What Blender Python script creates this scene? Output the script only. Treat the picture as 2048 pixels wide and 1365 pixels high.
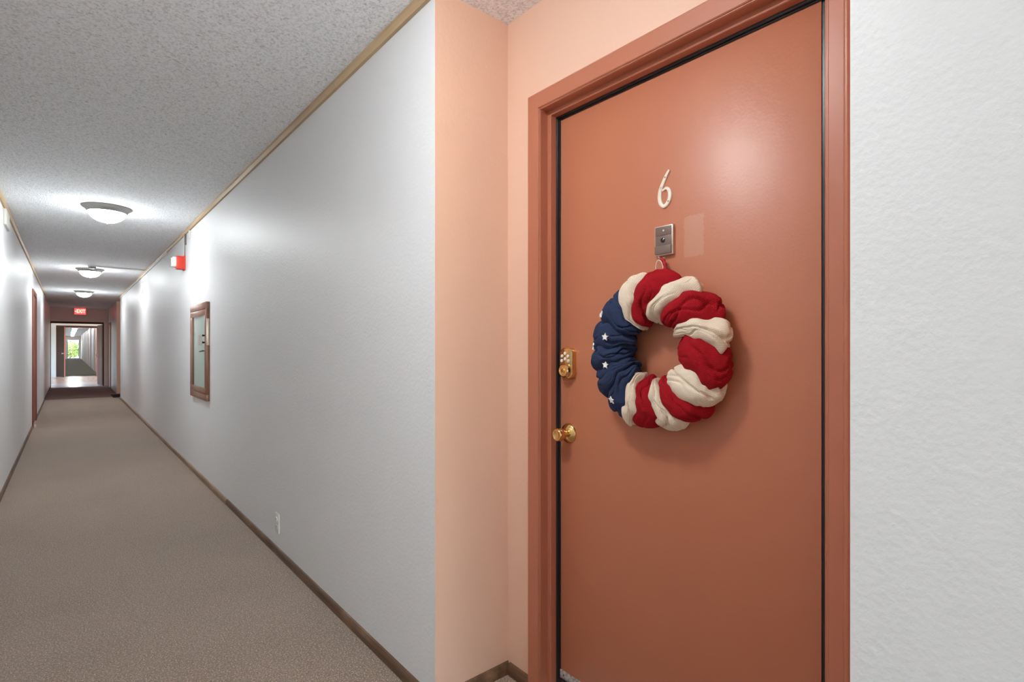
import bpy, bmesh, math, random
from mathutils import Vector, Matrix, noise
random.seed(4)
for o in list(bpy.data.objects): bpy.data.objects.remove(o)
scene = bpy.context.scene
COL = scene.collection
PI = math.pi

# ------------------------------------------------------------------ camera
EYE = 1.36
cam = bpy.data.cameras.new('camera')
cam.sensor_width = 36.0
cam.lens = 1051.3 / 2048 * 36
cam.shift_y = 12.5 / 2048
cam.clip_start = 0.02
cam.clip_end = 400
cam_o = bpy.data.objects.new('camera', cam)
cam_o.location = (0, 0, EYE)
cam_o.rotation_euler = (PI / 2, 0, -math.radians(40.155))
COL.objects.link(cam_o)
scene.camera = cam_o

# ------------------------------------------------------------------ world, sun, exposure
world = bpy.data.worlds.new('sky'); scene.world = world
world.use_nodes = True
wn = world.node_tree
sky = wn.nodes.new('ShaderNodeTexSky')
sky.sky_type = 'NISHITA'; sky.sun_disc = False
sky.sun_elevation = math.radians(48); sky.sun_rotation = math.radians(150)
bg = wn.nodes['Background']; bg.inputs['Strength'].default_value = 1.3
wn.links.new(sky.outputs['Color'], bg.inputs['Color'])
sun = bpy.data.lights.new('sun', 'SUN'); sun.energy = 7.0; sun.angle = 0.01; sun.color = (1, .95, .86)
sun_o = bpy.data.objects.new('sun', sun); sun_o.rotation_euler = (math.radians(42), 0, math.radians(30)); sun_o.location = (0, 85, 12)
COL.objects.link(sun_o)
for (px_, py_, pz_, sx_, sy_, rot_) in ((.29, -4.78, 1.25, 1.45, 2.5, (PI / 2, 0, 0)),):  # sampling portal for daylight through the unseen door added behind the camera
    pl_ = bpy.data.lights.new('fill_door_portal', 'AREA'); pl_.shape = 'RECTANGLE'; pl_.size = sx_; pl_.size_y = sy_; pl_.cycles.is_portal = True
    po_ = bpy.data.objects.new('fill_door_portal', pl_); po_.location = (px_, py_, pz_); po_.rotation_euler = rot_; COL.objects.link(po_)
LAMP = 39.0          # emission of the frosted ceiling lamp bowls
vs = scene.view_settings
vs.view_transform = 'Standard'; vs.look = 'None'; vs.gamma = 1.0; vs.use_curve_mapping = False
vs.exposure = 1.2
scene.cycles.max_bounces = 14; scene.cycles.diffuse_bounces = 10; scene.cycles.glossy_bounces = 4

# ------------------------------------------------------------------ materials
def srgb(r, g, b):
    f = lambda c: (c / 255 / 12.92) if c / 255 <= .04045 else ((c / 255 + .055) / 1.055) ** 2.4
    return (f(r), f(g), f(b), 1)
def mat(name, col, rough=.6, metal=0, spec=.5, bump=None, var=None, emit=None, coat=0):
    """bump: list of (type, scale, strength, distance); var: (scale, amount, second colour)"""
    m = bpy.data.materials.new(name); m.use_nodes = True
    nt = m.node_tree; p = nt.nodes['Principled BSDF']
    p.inputs['Base Color'].default_value = col
    p.inputs['Roughness'].default_value = rough; p.inputs['Metallic'].default_value = metal
    p.inputs['Specular IOR Level'].default_value = spec; p.inputs['Coat Weight'].default_value = coat
    tc = nt.nodes.new('ShaderNodeTexCoord')
    if var:
        last = None
        for (sc, lo, hi, c2) in var:
            n = nt.nodes.new('ShaderNodeTexNoise'); n.inputs['Detail'].default_value = 4
            if isinstance(sc, tuple):
                mp = nt.nodes.new('ShaderNodeMapping'); mp.inputs['Scale'].default_value = sc
                nt.links.new(tc.outputs['Object'], mp.inputs['Vector']); nt.links.new(mp.outputs[0], n.inputs['Vector'])
                n.inputs['Scale'].default_value = 1
            else:
                nt.links.new(tc.outputs['Object'], n.inputs['Vector']); n.inputs['Scale'].default_value = sc
            r = nt.nodes.new('ShaderNodeMapRange'); r.inputs['From Min'].default_value = lo; r.inputs['From Max'].default_value = hi
            nt.links.new(n.outputs['Fac'], r.inputs['Value'])
            mx = nt.nodes.new('ShaderNodeMix'); mx.data_type = 'RGBA'
            nt.links.new(r.outputs[0], mx.inputs['Factor'])
            if last: nt.links.new(last, mx.inputs['A'])
            else: mx.inputs['A'].default_value = col
            mx.inputs['B'].default_value = c2
            last = mx.outputs['Result']
        nt.links.new(last, p.inputs['Base Color'])
    if bump:
        prev = None
        for (kind, sc, st, di) in bump:
            if kind == 'noise':
                t = nt.nodes.new('ShaderNodeTexNoise'); t.inputs['Scale'].default_value = sc; t.inputs['Detail'].default_value = 3; out = t.outputs['Fac']
            else:
                t = nt.nodes.new('ShaderNodeTexVoronoi'); t.inputs['Scale'].default_value = sc; out = t.outputs['Distance']
            nt.links.new(tc.outputs['Object'], t.inputs['Vector'])
            b = nt.nodes.new('ShaderNodeBump'); b.inputs['Strength'].default_value = st; b.inputs['Distance'].default_value = di
            if kind == 'voronoi_up': b.invert = True
            nt.links.new(out, b.inputs['Height'])
            if prev: nt.links.new(prev, b.inputs['Normal'])
            prev = b.outputs['Normal']
        nt.links.new(prev, p.inputs['Normal'])
    if emit:
        p.inputs['Emission Color'].default_value = emit[0]; p.inputs['Emission Strength'].default_value = emit[1]
    return m
M = {}
M['wall'] = mat('white_wall_paint', srgb(226, 226, 227), .46, bump=[('noise', 75, .28, .006), ('noise', 9, .12, .01)])
M['peach'] = mat('peach_wall_paint', srgb(226, 187, 164), .5, bump=[('noise', 70, .2, .005)])
M['mauve'] = mat('mauve_brown_wall_paint', srgb(222, 194, 186), .4, bump=[('noise', 60, .15, .004)])
M['shadewall'] = mat('white_wall_shade_tone', srgb(206, 204, 206), .34, bump=[('noise', 60, .15, .004)])  # white corridor wall in shade, the shade put into a greyer colour
M['ceiling'] = mat('popcorn_ceiling', srgb(246, 249, 253), .95, spec=.15, bump=[('voronoi_up', 85, .4, .010), ('noise', 140, .45, .010), ('noise', 30, .25, .008)], var=[(105, .47, .60, srgb(226, 228, 231)), (60, .60, .70, srgb(204, 206, 209))])  # darker flecks put the self-shadowing of the popcorn grains into the colour
M['carpet'] = mat('brown_carpet', srgb(178, 154, 137), 1.0, spec=.05, bump=[('noise', 330, .9, .006)],
                  var=[(1.3, .45, .72, srgb(154, 132, 116)), (260, .42, .56, srgb(118, 96, 80)), (150, .54, .62, srgb(220, 200, 182))])
_p = M['carpet'].node_tree.nodes['Principled BSDF']; _p.inputs['Sheen Weight'].default_value = 1.0; _p.inputs['Sheen Roughness'].default_value = .3; _p.inputs['Sheen Tint'].default_value = srgb(240, 230, 220)
M['carpet_dark'] = mat('dark_mauve_carpet', srgb(146, 122, 116), 1.0, spec=.05, bump=[('noise', 300, .8, .006)])
M['carpet_far'] = mat('olive_brown_carpet', srgb(120, 114, 104), 1.0, spec=.1, bump=[('noise', 300, .8, .006)])
M['vinyl'] = mat('glossy_vinyl', srgb(196, 178, 172), .22, var=[(2.2, .4, .7, srgb(205, 192, 190))])
M['vinyl2'] = mat('glossy_vinyl_pink', srgb(190, 150, 128), .22, var=[((8, 1.2, 1), .4, .7, srgb(206, 176, 160))])
M['trimwood'] = mat('tan_trim_wood', srgb(196, 170, 132), .55, var=[((30, 1.5, 30), .35, .7, srgb(170, 142, 108))])
M['basewood'] = mat('brown_baseboard_wood', srgb(116, 84, 60), .5, var=[((40, 2.2, 40), .35, .7, srgb(78, 54, 38)), ((9, 3, 9), .55, .75, srgb(140, 112, 84))])
M['baselight'] = mat('lighter_baseboard_wood', srgb(150, 120, 92), .5, var=[((40, 2.2, 40), .35, .7, srgb(112, 86, 64))])
M['frame'] = mat('terracotta_frame_paint', srgb(178, 110, 84), .34, bump=[('noise', 18, .06, .004)])
M['darkframe'] = mat('dark_brown_paint', srgb(88, 54, 44), .7, spec=.15)
M['redbrown'] = mat('reddish_brown_paint', srgb(150, 92, 80), .65, spec=.2)
M['darkdoor'] = mat('dark_brown_door_paint', srgb(66, 48, 42), .75, spec=.1)
M['rubber'] = mat('black_rubber', srgb(32, 31, 33), .32)
M['alu'] = mat('brushed_aluminium', srgb(222, 222, 222), .35, metal=.45, var=[((6, 90, 90), .4, .65, srgb(170, 171, 172))])
M['brass'] = mat('polished_brass', srgb(226, 190, 128), .16, metal=1)
M['brass_dark'] = mat('shaded_brass', srgb(176, 128, 66), .25, metal=1)
M['white_pl'] = mat('white_plastic', srgb(232, 230, 226), .4)
M['outletp'] = mat('painted_over_plate', srgb(226, 226, 225), .34)
M['dark'] = mat('black_plastic', srgb(24, 23, 22), .4)
M['bell_frame'] = mat('silver_bell_frame', srgb(214, 200, 188), .3, metal=.5)
M['bell_panel'] = mat('grey_brown_bell_panel', srgb(120, 100, 90), .45)
M['lens'] = mat('glass_lens', srgb(60, 60, 62), .08)
M['number'] = mat('ivory_enamel', srgb(238, 226, 210), .4, var=[(60, .58, .74, srgb(206, 178, 156))])
M['screw'] = mat('old_screw', srgb(128, 104, 88), .4, metal=.5)
M['ring'] = mat('brushed_grey_metal', srgb(150, 148, 146), .5, metal=.5)
M['bowl'] = mat('frosted_bowl_lit', srgb(255, 252, 246), .3, emit=((.94, .985, 1, 1), LAMP))
M['alarm'] = mat('red_alarm_plastic', srgb(214, 62, 42), .4)
M['strobe'] = mat('clear_strobe_lens', srgb(232, 230, 228), .12)
M['race'] = mat('white_raceway', srgb(222, 220, 214), .45)
M['wire'] = mat('grey_wire', srgb(96, 92, 90), .5)
M['cabwood'] = mat('brown_cabinet_wood', srgb(150, 104, 80), .3, var=[((20, 20, 3), .35, .7, srgb(124, 82, 62))])
M['cabback'] = mat('pale_green_board', srgb(206, 212, 204), .7)
M['paper'] = mat('pinkish_notice_paper', srgb(216, 190, 184), .7, var=[((1, 30, 90), .5, .56, srgb(180, 140, 136))])
M['exitface'] = mat('red_sign_face', srgb(200, 40, 40), .4, emit=((1, .06, .07, 1), 1.0))
M['exittext'] = mat('lit_red_letters', srgb(255, 180, 150), .4, emit=((1, .36, .22, 1), 1.6))
M['exitbox'] = mat('sign_housing', srgb(190, 150, 140), .5)
M['mat'] = mat('dark_doormat', srgb(48, 42, 40), .95, spec=.05)
M['star'] = mat('white_star', srgb(244, 242, 238), .5)
M['cordw'] = mat('cream_cord', srgb(240, 226, 212), .7)
M['cordr'] = mat('red_ribbon', srgb(176, 28, 40), .8, bump=[('noise', 300, .6, .003)])
M['earth'] = mat('pale_path', srgb(200, 190, 160), .9)
M['leafA'] = mat('green_leaf', srgb(80, 104, 24), .6)  # plain green leaf tone, mixed at random with the other two
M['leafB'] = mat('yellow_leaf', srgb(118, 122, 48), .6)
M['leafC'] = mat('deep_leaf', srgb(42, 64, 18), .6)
M['bark'] = mat('bark', srgb(96, 78, 60), .9)

# main door paint: terracotta with a paler repainted patch beside the viewer
def door_paint():
    m = mat('terracotta_door_paint', srgb(187, 115, 84), .38, bump=[('noise', 120, .10, .003), ('noise', 12, .08, .006)])
    nt = m.node_tree; p = nt.nodes['Principled BSDF']
    g = nt.nodes.new('ShaderNodeNewGeometry'); sx = nt.nodes.new('ShaderNodeSeparateXYZ')
    n = nt.nodes.new('ShaderNodeTexNoise'); n.inputs['Scale'].default_value = 90
    nt.links.new(g.outputs['Position'], n.inputs['Vector'])
    add = nt.nodes.new('ShaderNodeVectorMath'); add.operation = 'MULTIPLY_ADD'
    nt.links.new(n.outputs['Color'], add.inputs[0]); add.inputs[1].default_value = (.012, .012, .012); nt.links.new(g.outputs['Position'], add.inputs[2])
    nt.links.new(add.outputs[0], sx.inputs[0])
    def band(sock, c, h):
        s = nt.nodes.new('ShaderNodeMath'); s.operation = 'SUBTRACT'; nt.links.new(sock, s.inputs[0]); s.inputs[1].default_value = c
        a = nt.nodes.new('ShaderNodeMath'); a.operation = 'ABSOLUTE'; nt.links.new(s.outputs[0], a.inputs[0])
        r = nt.nodes.new('ShaderNodeMapRange'); r.inputs['From Min'].default_value = h + .002; r.inputs['From Max'].default_value = h - .002
        nt.links.new(a.outputs[0], r.inputs['Value']); return r.outputs[0]
    by = band(sx.outputs['Y'], .884, .033); bz = band(sx.outputs['Z'], 1.711, .063)
    mu = nt.nodes.new('ShaderNodeMath'); mu.operation = 'MULTIPLY'; nt.links.new(by, mu.inputs[0]); nt.links.new(bz, mu.inputs[1])
    m2 = nt.nodes.new('ShaderNodeMath'); m2.operation = 'MULTIPLY'; nt.links.new(mu.outputs[0], m2.inputs[0]); m2.inputs[1].default_value = .75
    mx = nt.nodes.new('ShaderNodeMix'); mx.data_type = 'RGBA'; nt.links.new(m2.outputs[0], mx.inputs['Factor'])
    mx.inputs['A'].default_value = srgb(187, 116, 86); mx.inputs['B'].default_value = srgb(192, 136, 112)
    nt.links.new(mx.outputs['Result'], p.inputs['Base Color'])
    return m
M['door'] = door_paint()

def burlap(name, col, col2):
    m = bpy.data.materials.new(name); m.use_nodes = True
    nt = m.node_tree; p = nt.nodes['Principled BSDF']
    p.inputs['Roughness'].default_value = .95; p.inputs['Specular IOR Level'].default_value = .12
    uv = nt.nodes.new('ShaderNodeTexCoord')
    outs = []
    for d in ('X', 'Y'):
        w = nt.nodes.new('ShaderNodeTexWave'); w.bands_direction = d; w.inputs['Scale'].default_value = 88
        w.inputs['Distortion'].default_value = .6; w.inputs['Detail'].default_value = 1
        nt.links.new(uv.outputs['UV'], w.inputs['Vector']); outs.append(w.outputs['Fac'])
    mu = nt.nodes.new('ShaderNodeMath'); mu.operation = 'MULTIPLY'
    nt.links.new(outs[0], mu.inputs[0]); nt.links.new(outs[1], mu.inputs[1])
    b = nt.nodes.new('ShaderNodeBump'); b.inputs['Strength'].default_value = .55; b.inputs['Distance'].default_value = .002
    nt.links.new(mu.outputs[0], b.inputs['Height']); nt.links.new(b.outputs[0], p.inputs['Normal'])
    mx = nt.nodes.new('ShaderNodeMix'); mx.data_type = 'RGBA'; nt.links.new(mu.outputs[0], mx.inputs['Factor'])
    mx.inputs['A'].default_value = col2; mx.inputs['B'].default_value = col
    nt.links.new(mx.outputs['Result'], p.inputs['Base Color'])
    return m
M['navy'] = burlap('navy_burlap', srgb(66, 78, 108), srgb(40, 50, 78))
M['red'] = burlap('red_burlap', srgb(192, 34, 44), srgb(146, 20, 30))
M['cream'] = burlap('cream_burlap', srgb(250, 240, 222), srgb(226, 208, 184))

# glass that lets daylight through and reflects
def glass(name, tint=(.93, .97, .95, 1), mixf=.16):
    m = bpy.data.materials.new(name); m.use_nodes = True
    nt = m.node_tree; nt.nodes.remove(nt.nodes['Principled BSDF'])
    t = nt.nodes.new('ShaderNodeBsdfTransparent'); t.inputs[0].default_value = tint
    g = nt.nodes.new('ShaderNodeBsdfGlossy'); g.inputs['Roughness'].default_value = .03
    fr = nt.nodes.new('ShaderNodeFresnel'); fr.inputs[0].default_value = 1.5
    mx = nt.nodes.new('ShaderNodeMixShader')
    ge = nt.nodes.new('ShaderNodeNewGeometry'); iv = nt.nodes.new('ShaderNodeMath'); iv.operation = 'SUBTRACT'; iv.inputs[0].default_value = 1; nt.links.new(ge.outputs['Backfacing'], iv.inputs[1])
    mf = nt.nodes.new('ShaderNodeMath'); mf.operation = 'MULTIPLY'; nt.links.new(fr.outputs[0], mf.inputs[0]); nt.links.new(iv.outputs[0], mf.inputs[1])
    nt.links.new(mf.outputs[0], mx.inputs[0]); nt.links.new(t.outputs[0], mx.inputs[1]); nt.links.new(g.outputs[0], mx.inputs[2])
    nt.links.new(mx.outputs[0], nt.nodes['Material Output'].inputs['Surface'])
    return m
M['glass'] = glass('clear_glass')

# ------------------------------------------------------------------ mesh helpers
def link(name, me, parent=None):
    o = bpy.data.objects.new(name, me); COL.objects.link(o)
    if parent: o.parent = parent
    return o
def obj(name, bm, m, parent=None, smooth=False):
    me = bpy.data.meshes.new(name)
    bmesh.ops.recalc_face_normals(bm, faces=bm.faces)
    bm.to_mesh(me); bm.free()
    for mm in (m if isinstance(m, (list, tuple)) else [m]): me.materials.append(M[mm] if isinstance(mm, str) else mm)
    if smooth:
        for p in me.polygons: p.use_smooth = True
        try: me.set_sharp_from_angle(angle=math.radians(smooth if smooth is not True else 40))
        except Exception: pass
    return link(name, me, parent)
def tag(o, label, cat, group=None, kind=None):
    o['label'] = label; o['category'] = cat
    if group: o['group'] = group
    if kind: o['kind'] = kind
    return o
def struct(o, label, cat): return tag(o, label, cat, kind='structure')
def empty(name, loc):
    o = bpy.data.objects.new(name, None); o.location = loc; o.empty_display_size = .1; COL.objects.link(o); return o
def rebase(root):
    """keep children (built in world coordinates) in place under a located Empty"""
    for c in root.children: c.matrix_parent_inverse = Matrix.Translation(root.location).inverted()
def box(bm, x0, x1, y0, y1, z0, z1, bev=0, mi=0, only=None):
    v = [bm.verts.new((x, y, z)) for x in (x0, x1) for y in (y0, y1) for z in (z0, z1)]
    idx = [(0, 1, 3, 2), (4, 6, 7, 5), (0, 4, 5, 1), (2, 3, 7, 6), (0, 2, 6, 4), (1, 5, 7, 3)]  # -x +x -y +y -z +z
    fs = [bm.faces.new([v[i] for i in q]) for q in idx]
    for k, f_ in enumerate(fs): f_.material_index = (only or {}).get(k, mi)
    if bev:
        es = list({e for f_ in fs for e in f_.edges})
        bmesh.ops.bevel(bm, geom=es, offset=bev, segments=2, affect='EDGES', profile=.5)
def bx(name, x0, x1, y0, y1, z0, z1, m, parent=None, bev=0, only=None):
    bm = bmesh.new(); box(bm, x0, x1, y0, y1, z0, z1, bev, 0, only)
    return obj(name, bm, m, parent, smooth=(35 if bev else False))
def lathe(bm, prof, seg=48, mtx=None, mi=0):
    """prof: (radius, height) about local z"""
    rings = []
    for r, h in prof:
        if r < 1e-6: rings.append([bm.verts.new((0, 0, h))])
        else: rings.append([bm.verts.new((r * math.cos(2 * PI * k / seg), r * math.sin(2 * PI * k / seg), h)) for k in range(seg)])
    new = [v for r in rings for v in r]
    for a, b in zip(rings, rings[1:]):
        for k in range(seg):
            j = (k + 1) % seg
            if len(a) == 1 and len(b) == 1: continue
            if len(a) == 1: f_ = bm.faces.new((a[0], b[k], b[j]))
            elif len(b) == 1: f_ = bm.faces.new((a[k], a[j], b[0]))
            else: f_ = bm.faces.new((a[k], a[j], b[j], b[k]))
            f_.material_index = mi
    if mtx: bmesh.ops.transform(bm, matrix=mtx, verts=new)
def tube(bm, pts, r, seg=10, closed=False):
    pts = [Vector(p) for p in pts]; n = len(pts); rings = []
    up = None
    for i, p in enumerate(pts):
        a = pts[(i - 1) % n] if (closed or i > 0) else p; b = pts[(i + 1) % n] if (closed or i < n - 1) else p
        t = (b - a).normalized()
        if up is None:
            up = t.orthogonal().normalized()
        up = (up - t * up.dot(t)).normalized(); s = t.cross(up)
        rr = r[i] if isinstance(r, (list, tuple)) else r
        rings.append([bm.verts.new(p + (up * math.cos(2 * PI * k / seg) + s * math.sin(2 * PI * k / seg)) * rr) for k in range(seg)])
    for i in range(n if closed else n - 1):
        a, b = rings[i], rings[(i + 1) % n]
        for k in range(seg): bm.faces.new((a[k], a[(k + 1) % seg], b[(k + 1) % seg], b[k]))
    if not closed: bm.faces.new(rings[0]); bm.faces.new(rings[-1])
def prism(bm, poly, mtx, depth, bev=0):
    """2D polygon (x right, y up) extruded +z by depth, placed by mtx"""
    a = [bm.verts.new((x, y, 0)) for x, y in poly]; b = [bm.verts.new((x, y, depth)) for x, y in poly]
    n = len(poly); bm.faces.new(a); top = bm.faces.new(b)
    for k in range(n): bm.faces.new((a[k], a[(k + 1) % n], b[(k + 1) % n], b[k]))
    if bev:
        before = set(bm.verts)
        r = bmesh.ops.bevel(bm, geom=list(top.edges), offset=bev, segments=2, affect='EDGES', profile=.5)
        vs_ = list({v for f_ in bm.faces for v in f_.verts})
        bmesh.ops.transform(bm, matrix=mtx, verts=vs_)
    else: bmesh.ops.transform(bm, matrix=mtx, verts=a + b)
def sweep_profile(bm, prof, path_fn):
    """prof: list of (u,w) closed; path_fn(u,w)-> list of points along the run"""
    rows = [[bm.verts.new(p) for p in path_fn(u, w)] for u, w in prof]
    n = len(rows)
    for i in range(n):
        a, b = rows[i], rows[(i + 1) % n]
        for k in range(len(a) - 1): bm.faces.new((a[k], a[k + 1], b[k + 1], b[k]))
    bm.faces.new([r[0] for r in rows]); bm.faces.new([r[-1] for r in rows])

# local frame on the apartment door / right wall: x -> -Y (to the right seen from the corridor), y -> Z, z -> -X (out into the corridor)
def wall_mtx(X, Y, Z): return Matrix(((0, 0, -1, X), (-1, 0, 0, Y), (0, 1, 0, Z), (0, 0, 0, 1)))

XR, XL, H = 1.05, -.47, 2.71       # corridor faces and ceiling height
RX, RY0, RY1 = 1.405, .323, 1.692  # entrance recess: back plane, near and far side
YB = -4.6                          # corridor end behind the camera
YV, YD, YL2, YE = 18.05, 23.4, 32.0, 80.0

# ------------------------------------------------------------------ setting: floors and ceilings
struct(bx('floor', XL - .15, 1.75, YB - .2, YV, -.12, 0, 'carpet'), 'brown speckled carpet floor of the near corridor', 'floor')
struct(bx('floor', XL - .15, 1.75, YV, YD, -.12, 0, 'carpet_dark'), 'dark mauve carpet floor in front of the far double doors', 'floor')
struct(bx('floor', -4.2, 5.2, YD, 26.1, -.12, 0, 'vinyl'), 'glossy pale vinyl lobby floor just past the first doorway', 'floor')
struct(bx('floor', -4.2, 5.2, 26.1, YL2, -.12, -.001, 'vinyl2'), 'glossy pinkish lobby floor before the second doorway', 'floor')
struct(bx('floor', XL - .15, 1.75, YL2, YE + .2, -.12, 0, 'carpet_far'), 'olive brown carpet floor of the farthest corridor', 'floor')
struct(bx('ceiling', XL - .15, 1.75, YB - .2, YD, H, H + .12, 'ceiling'), 'grey popcorn textured ceiling of the near corridor', 'ceiling')
struct(bx('ceiling', -4.2, 5.2, YD, YL2, H, H + .12, 'ceiling'), 'grey lobby ceiling between the two doorways', 'ceiling')
struct(bx('ceiling', XL - .15, 1.75, YL2, YE + .2, H, H + .12, 'ceiling'), 'banded grey ceiling of the farthest corridor', 'ceiling')

# ------------------------------------------------------------------ setting: walls
# right wall, near stretch beside the camera; its +Y face is the peach side of the recess
struct(bx('wall_right', XR, 1.75, YB, RY0, 0, H, ['wall', 'peach'], only={3: 1}), 'white textured corridor wall right of the numbered door', 'wall')
struct(bx('wall_right', XR, 1.75, RY1, 17.35, 0, H, ['wall', 'peach'], only={2: 1, 3: 1}), 'long white corridor wall with the notice cabinet', 'wall')
# recess back wall around the door opening (clear Y .478-1.482, height 2.28)
OY0, OY1, OZ = .478, 1.482, 2.28
bm = bmesh.new()
box(bm, RX, 1.6, RY0, OY0 - .012, 0, H); box(bm, RX, 1.6, OY1 + .012, RY1, 0, H); box(bm, RX, 1.6, OY0 - .012, OY1 + .012, OZ + .012, H)
struct(obj('wall_recess', bm, 'peach'), 'peach wall around the numbered terracotta door', 'wall')
# left wall
struct(bx('wall_left', XL - .15, XL, YB, 17.9, 0, H, 'wall'), 'white corridor wall on the left side', 'wall')
struct(bx('wall_left', XL - .15, XL, 17.9, YD, 0, H, 'mauve'), 'mauve brown wall left of the exit sign', 'wall')
bm = bmesh.new()
box(bm, XL - .15, XL + .04, YB - .15, YB, 0, H); box(bm, XR - .04, 1.75, YB - .15, YB, 0, H); box(bm, XL + .04, XR - .04, YB - .15, YB, 2.5, H)
struct(obj('wall_back', bm, 'wall'), 'white end wall around the added glazed door behind the viewer', 'wall')
d8 = struct(empty('fill_door', (.29, YB - .1, 0)), 'unseen glazed double door added behind the viewer to let in daylight', 'door')  # unseen door, added so daylight fills the near corridor
for xa, xb in ((XL + .04, .29), (.29, XR - .04)):
    lf = empty('door_leaf', (xa, YB - .1, 0)); lf.parent = d8
    bm = bmesh.new()
    box(bm, xa, xa + .06, YB - .12, YB - .08, 0, 2.5); box(bm, xb - .06, xb, YB - .12, YB - .08, 0, 2.5); box(bm, xa + .06, xb - .06, YB - .12, YB - .08, 2.42, 2.5); box(bm, xa + .06, xb - .06, YB - .12, YB - .08, 0, .12)
    obj('leaf_frame', bm, 'ring', lf); bx('pane', xa + .06, xb - .06, YB - .104, YB - .096, .12, 2.42, 'glass', lf)
    for c in lf.children: c.matrix_parent_inverse = Matrix.Translation(lf.location).inverted()
rebase(d8)
struct(bx('ground', -12, 14, YB - 22, YB - .2, -.14, -.02, 'earth'), 'pale paved ground added outside the unseen door behind the viewer', 'ground')  # unseen pale ground, added to bounce daylight up through that door
# right wall beyond: second recess and white stretch greyed for shade
struct(bx('wall_right', 1.40, 1.6, 17.35, 19.25, 0, H, 'peach'), 'tan back wall of the far entrance recess', 'wall')
struct(bx('wall_right', 1.08, 1.75, 19.25, YD, 0, H, ['shadewall', 'peach'], only={2: 1}), 'white wall greyed for shade right of the far doorway', 'wall')
# doorway wall below the exit sign
bm = bmesh.new()
box(bm, XL, 1.08, YD, YD + .14, 2.235, H); box(bm, .955, 1.08, YD, YD + .14, 0, 2.235)
struct(obj('wall_far', bm, 'mauve'), 'mauve brown header wall carrying the exit sign', 'wall')
bm = bmesh.new()
box(bm, -4.2, XL - .02, YD, YD + .14, 0, H); box(bm, 1.08, 5.2, YD, YD + .14, 0, H)
struct(obj('wall_lobby', bm, 'wall'), 'white lobby wall beside the first doorway', 'wall')
bm = bmesh.new()
box(bm, -4.2, -.44, YL2, YL2 + .14, 0, H); box(bm, 1.115, 5.2, YL2, YL2 + .14, 0, H); box(bm, -.44, 1.115, YL2, YL2 + .14, 2.37, H)
struct(obj('wall_lobby', bm, 'wall'), 'white wall around the second doorway', 'wall')
# lobby ends: windows open to daylight
for sx, x0 in ((-1, -4.2), (1, 5.06)):
    bm = bmesh.new()
    box(bm, x0, x0 + .14, YD, YD + 1.2, 0, H); box(bm, x0, x0 + .14, YL2 - 1.2, YL2 + .14, 0, H)
    box(bm, x0, x0 + .14, YD + 1.2, YL2 - 1.2, 2.45, H); box(bm, x0, x0 + .14, YD + 1.2, YL2 - 1.2, 0, .1)
    struct(obj('wall_lobby_end', bm, 'wall'), 'white lobby end wall around its %s window' % ('left' if sx < 0 else 'right'), 'wall')
    w = struct(empty('window_1' if sx < 0 else 'window_2', (x0 + .07, (YD + YL2) / 2, .1)), 'wide glazed lobby window on the %s' % ('left' if sx < 0 else 'right'), 'window')
    for k in range(3):
        ya = YD + 1.2 + k * (YL2 - YD - 2.4) / 3; yb = ya + (YL2 - YD - 2.4) / 3
        bx('pane', x0 + .06, x0 + .066, ya + .03, yb - .03, .13, 2.42, 'glass', w)
        bm = bmesh.new()
        box(bm, x0 + .04, x0 + .09, ya, ya + .03, .1, 2.45); box(bm, x0 + .04, x0 + .09, yb - .03, yb, .1, 2.45)
        box(bm, x0 + .04, x0 + .09, ya + .03, yb - .03, .1, .13); box(bm, x0 + .04, x0 + .09, ya + .03, yb - .03, 2.42, 2.45)
        obj('window_frame', bm, 'alu', w)
    rebase(w)
# farthest corridor
struct(bx('wall_left', XL - .15, XL, YL2 + .14, YE, 0, H, 'wall'), 'white left wall of the farthest corridor', 'wall')
rec = [(36.5, 38.0), (44, 45.5), (52, 53.5), (60, 61.5), (69, 70.5)]
bm = bmesh.new(); y = YL2 + .14
for a, b in rec + [(YE, YE)]:
    box(bm, 1.13, 1.75, y, a, 0, H, only={2: 1})
    if b > a: box(bm, 1.45, 1.75, a, b, 0, H, mi=1)
    y = b
struct(obj('wall_right', bm, ['wall', 'peach']), 'white right wall of the farthest corridor with shallow recesses', 'wall')
bm = bmesh.new()
box(bm, XL - .15, -.14, YE, YE + .15, 0, H); box(bm, .99, 1.75, YE, YE + .15, 0, H); box(bm, -.14, .99, YE, YE + .15, 2.3, H)
struct(obj('wall_end', bm, 'mauve'), 'far end wall around the glass exit door', 'wall')

# ------------------------------------------------------------------ ceiling trims and baseboards
def run_trim(name, X, side, y0, y1, m, label, w=.026, h=.033, kind='top'):
    """side=+1: on the right wall (projects to -X); -1: left wall"""
    s = -side
    if kind == 'top': prof = [(0, H), (w, H), (w, H - h * .42), (w * .55, H - h), (0, H - h)]
    else: prof = [(0, 0), (w, 0), (w, h * .55), (w * .8, h * .72), (w * .45, h * .9), (0, h)]
    bm = bmesh.new(); n = max(2, int((y1 - y0) / 1.5))
    sweep_profile(bm, prof, lambda u, z: [(X + s * u, y0 + (y1 - y0) * k / n, z) for k in range(n + 1)])
    return struct(obj(name, bm, m), label, 'trim' if kind == 'top' else 'baseboard')
run_trim('trim_1', XR, 1, 2.62, 6.95, 'trimwood', 'tan wood strip along the ceiling above the notice cabinet')
run_trim('trim_2', XR, 1, RY1, 2.617, 'trimwood', 'short tan ceiling strip ending beside the peach recess')
run_trim('trim_3', XR, 1, 6.954, 17.35, 'trimwood', 'tan ceiling strip beyond the red fire alarm', w=.022)
run_trim('trim_4', XL, -1, YB, 7.3, 'trimwood', 'tan ceiling strip on the near left wall')
run_trim('trim_5', XL, -1, 7.304, 17.9, 'trimwood', 'tan ceiling strip on the far left wall')
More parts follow.
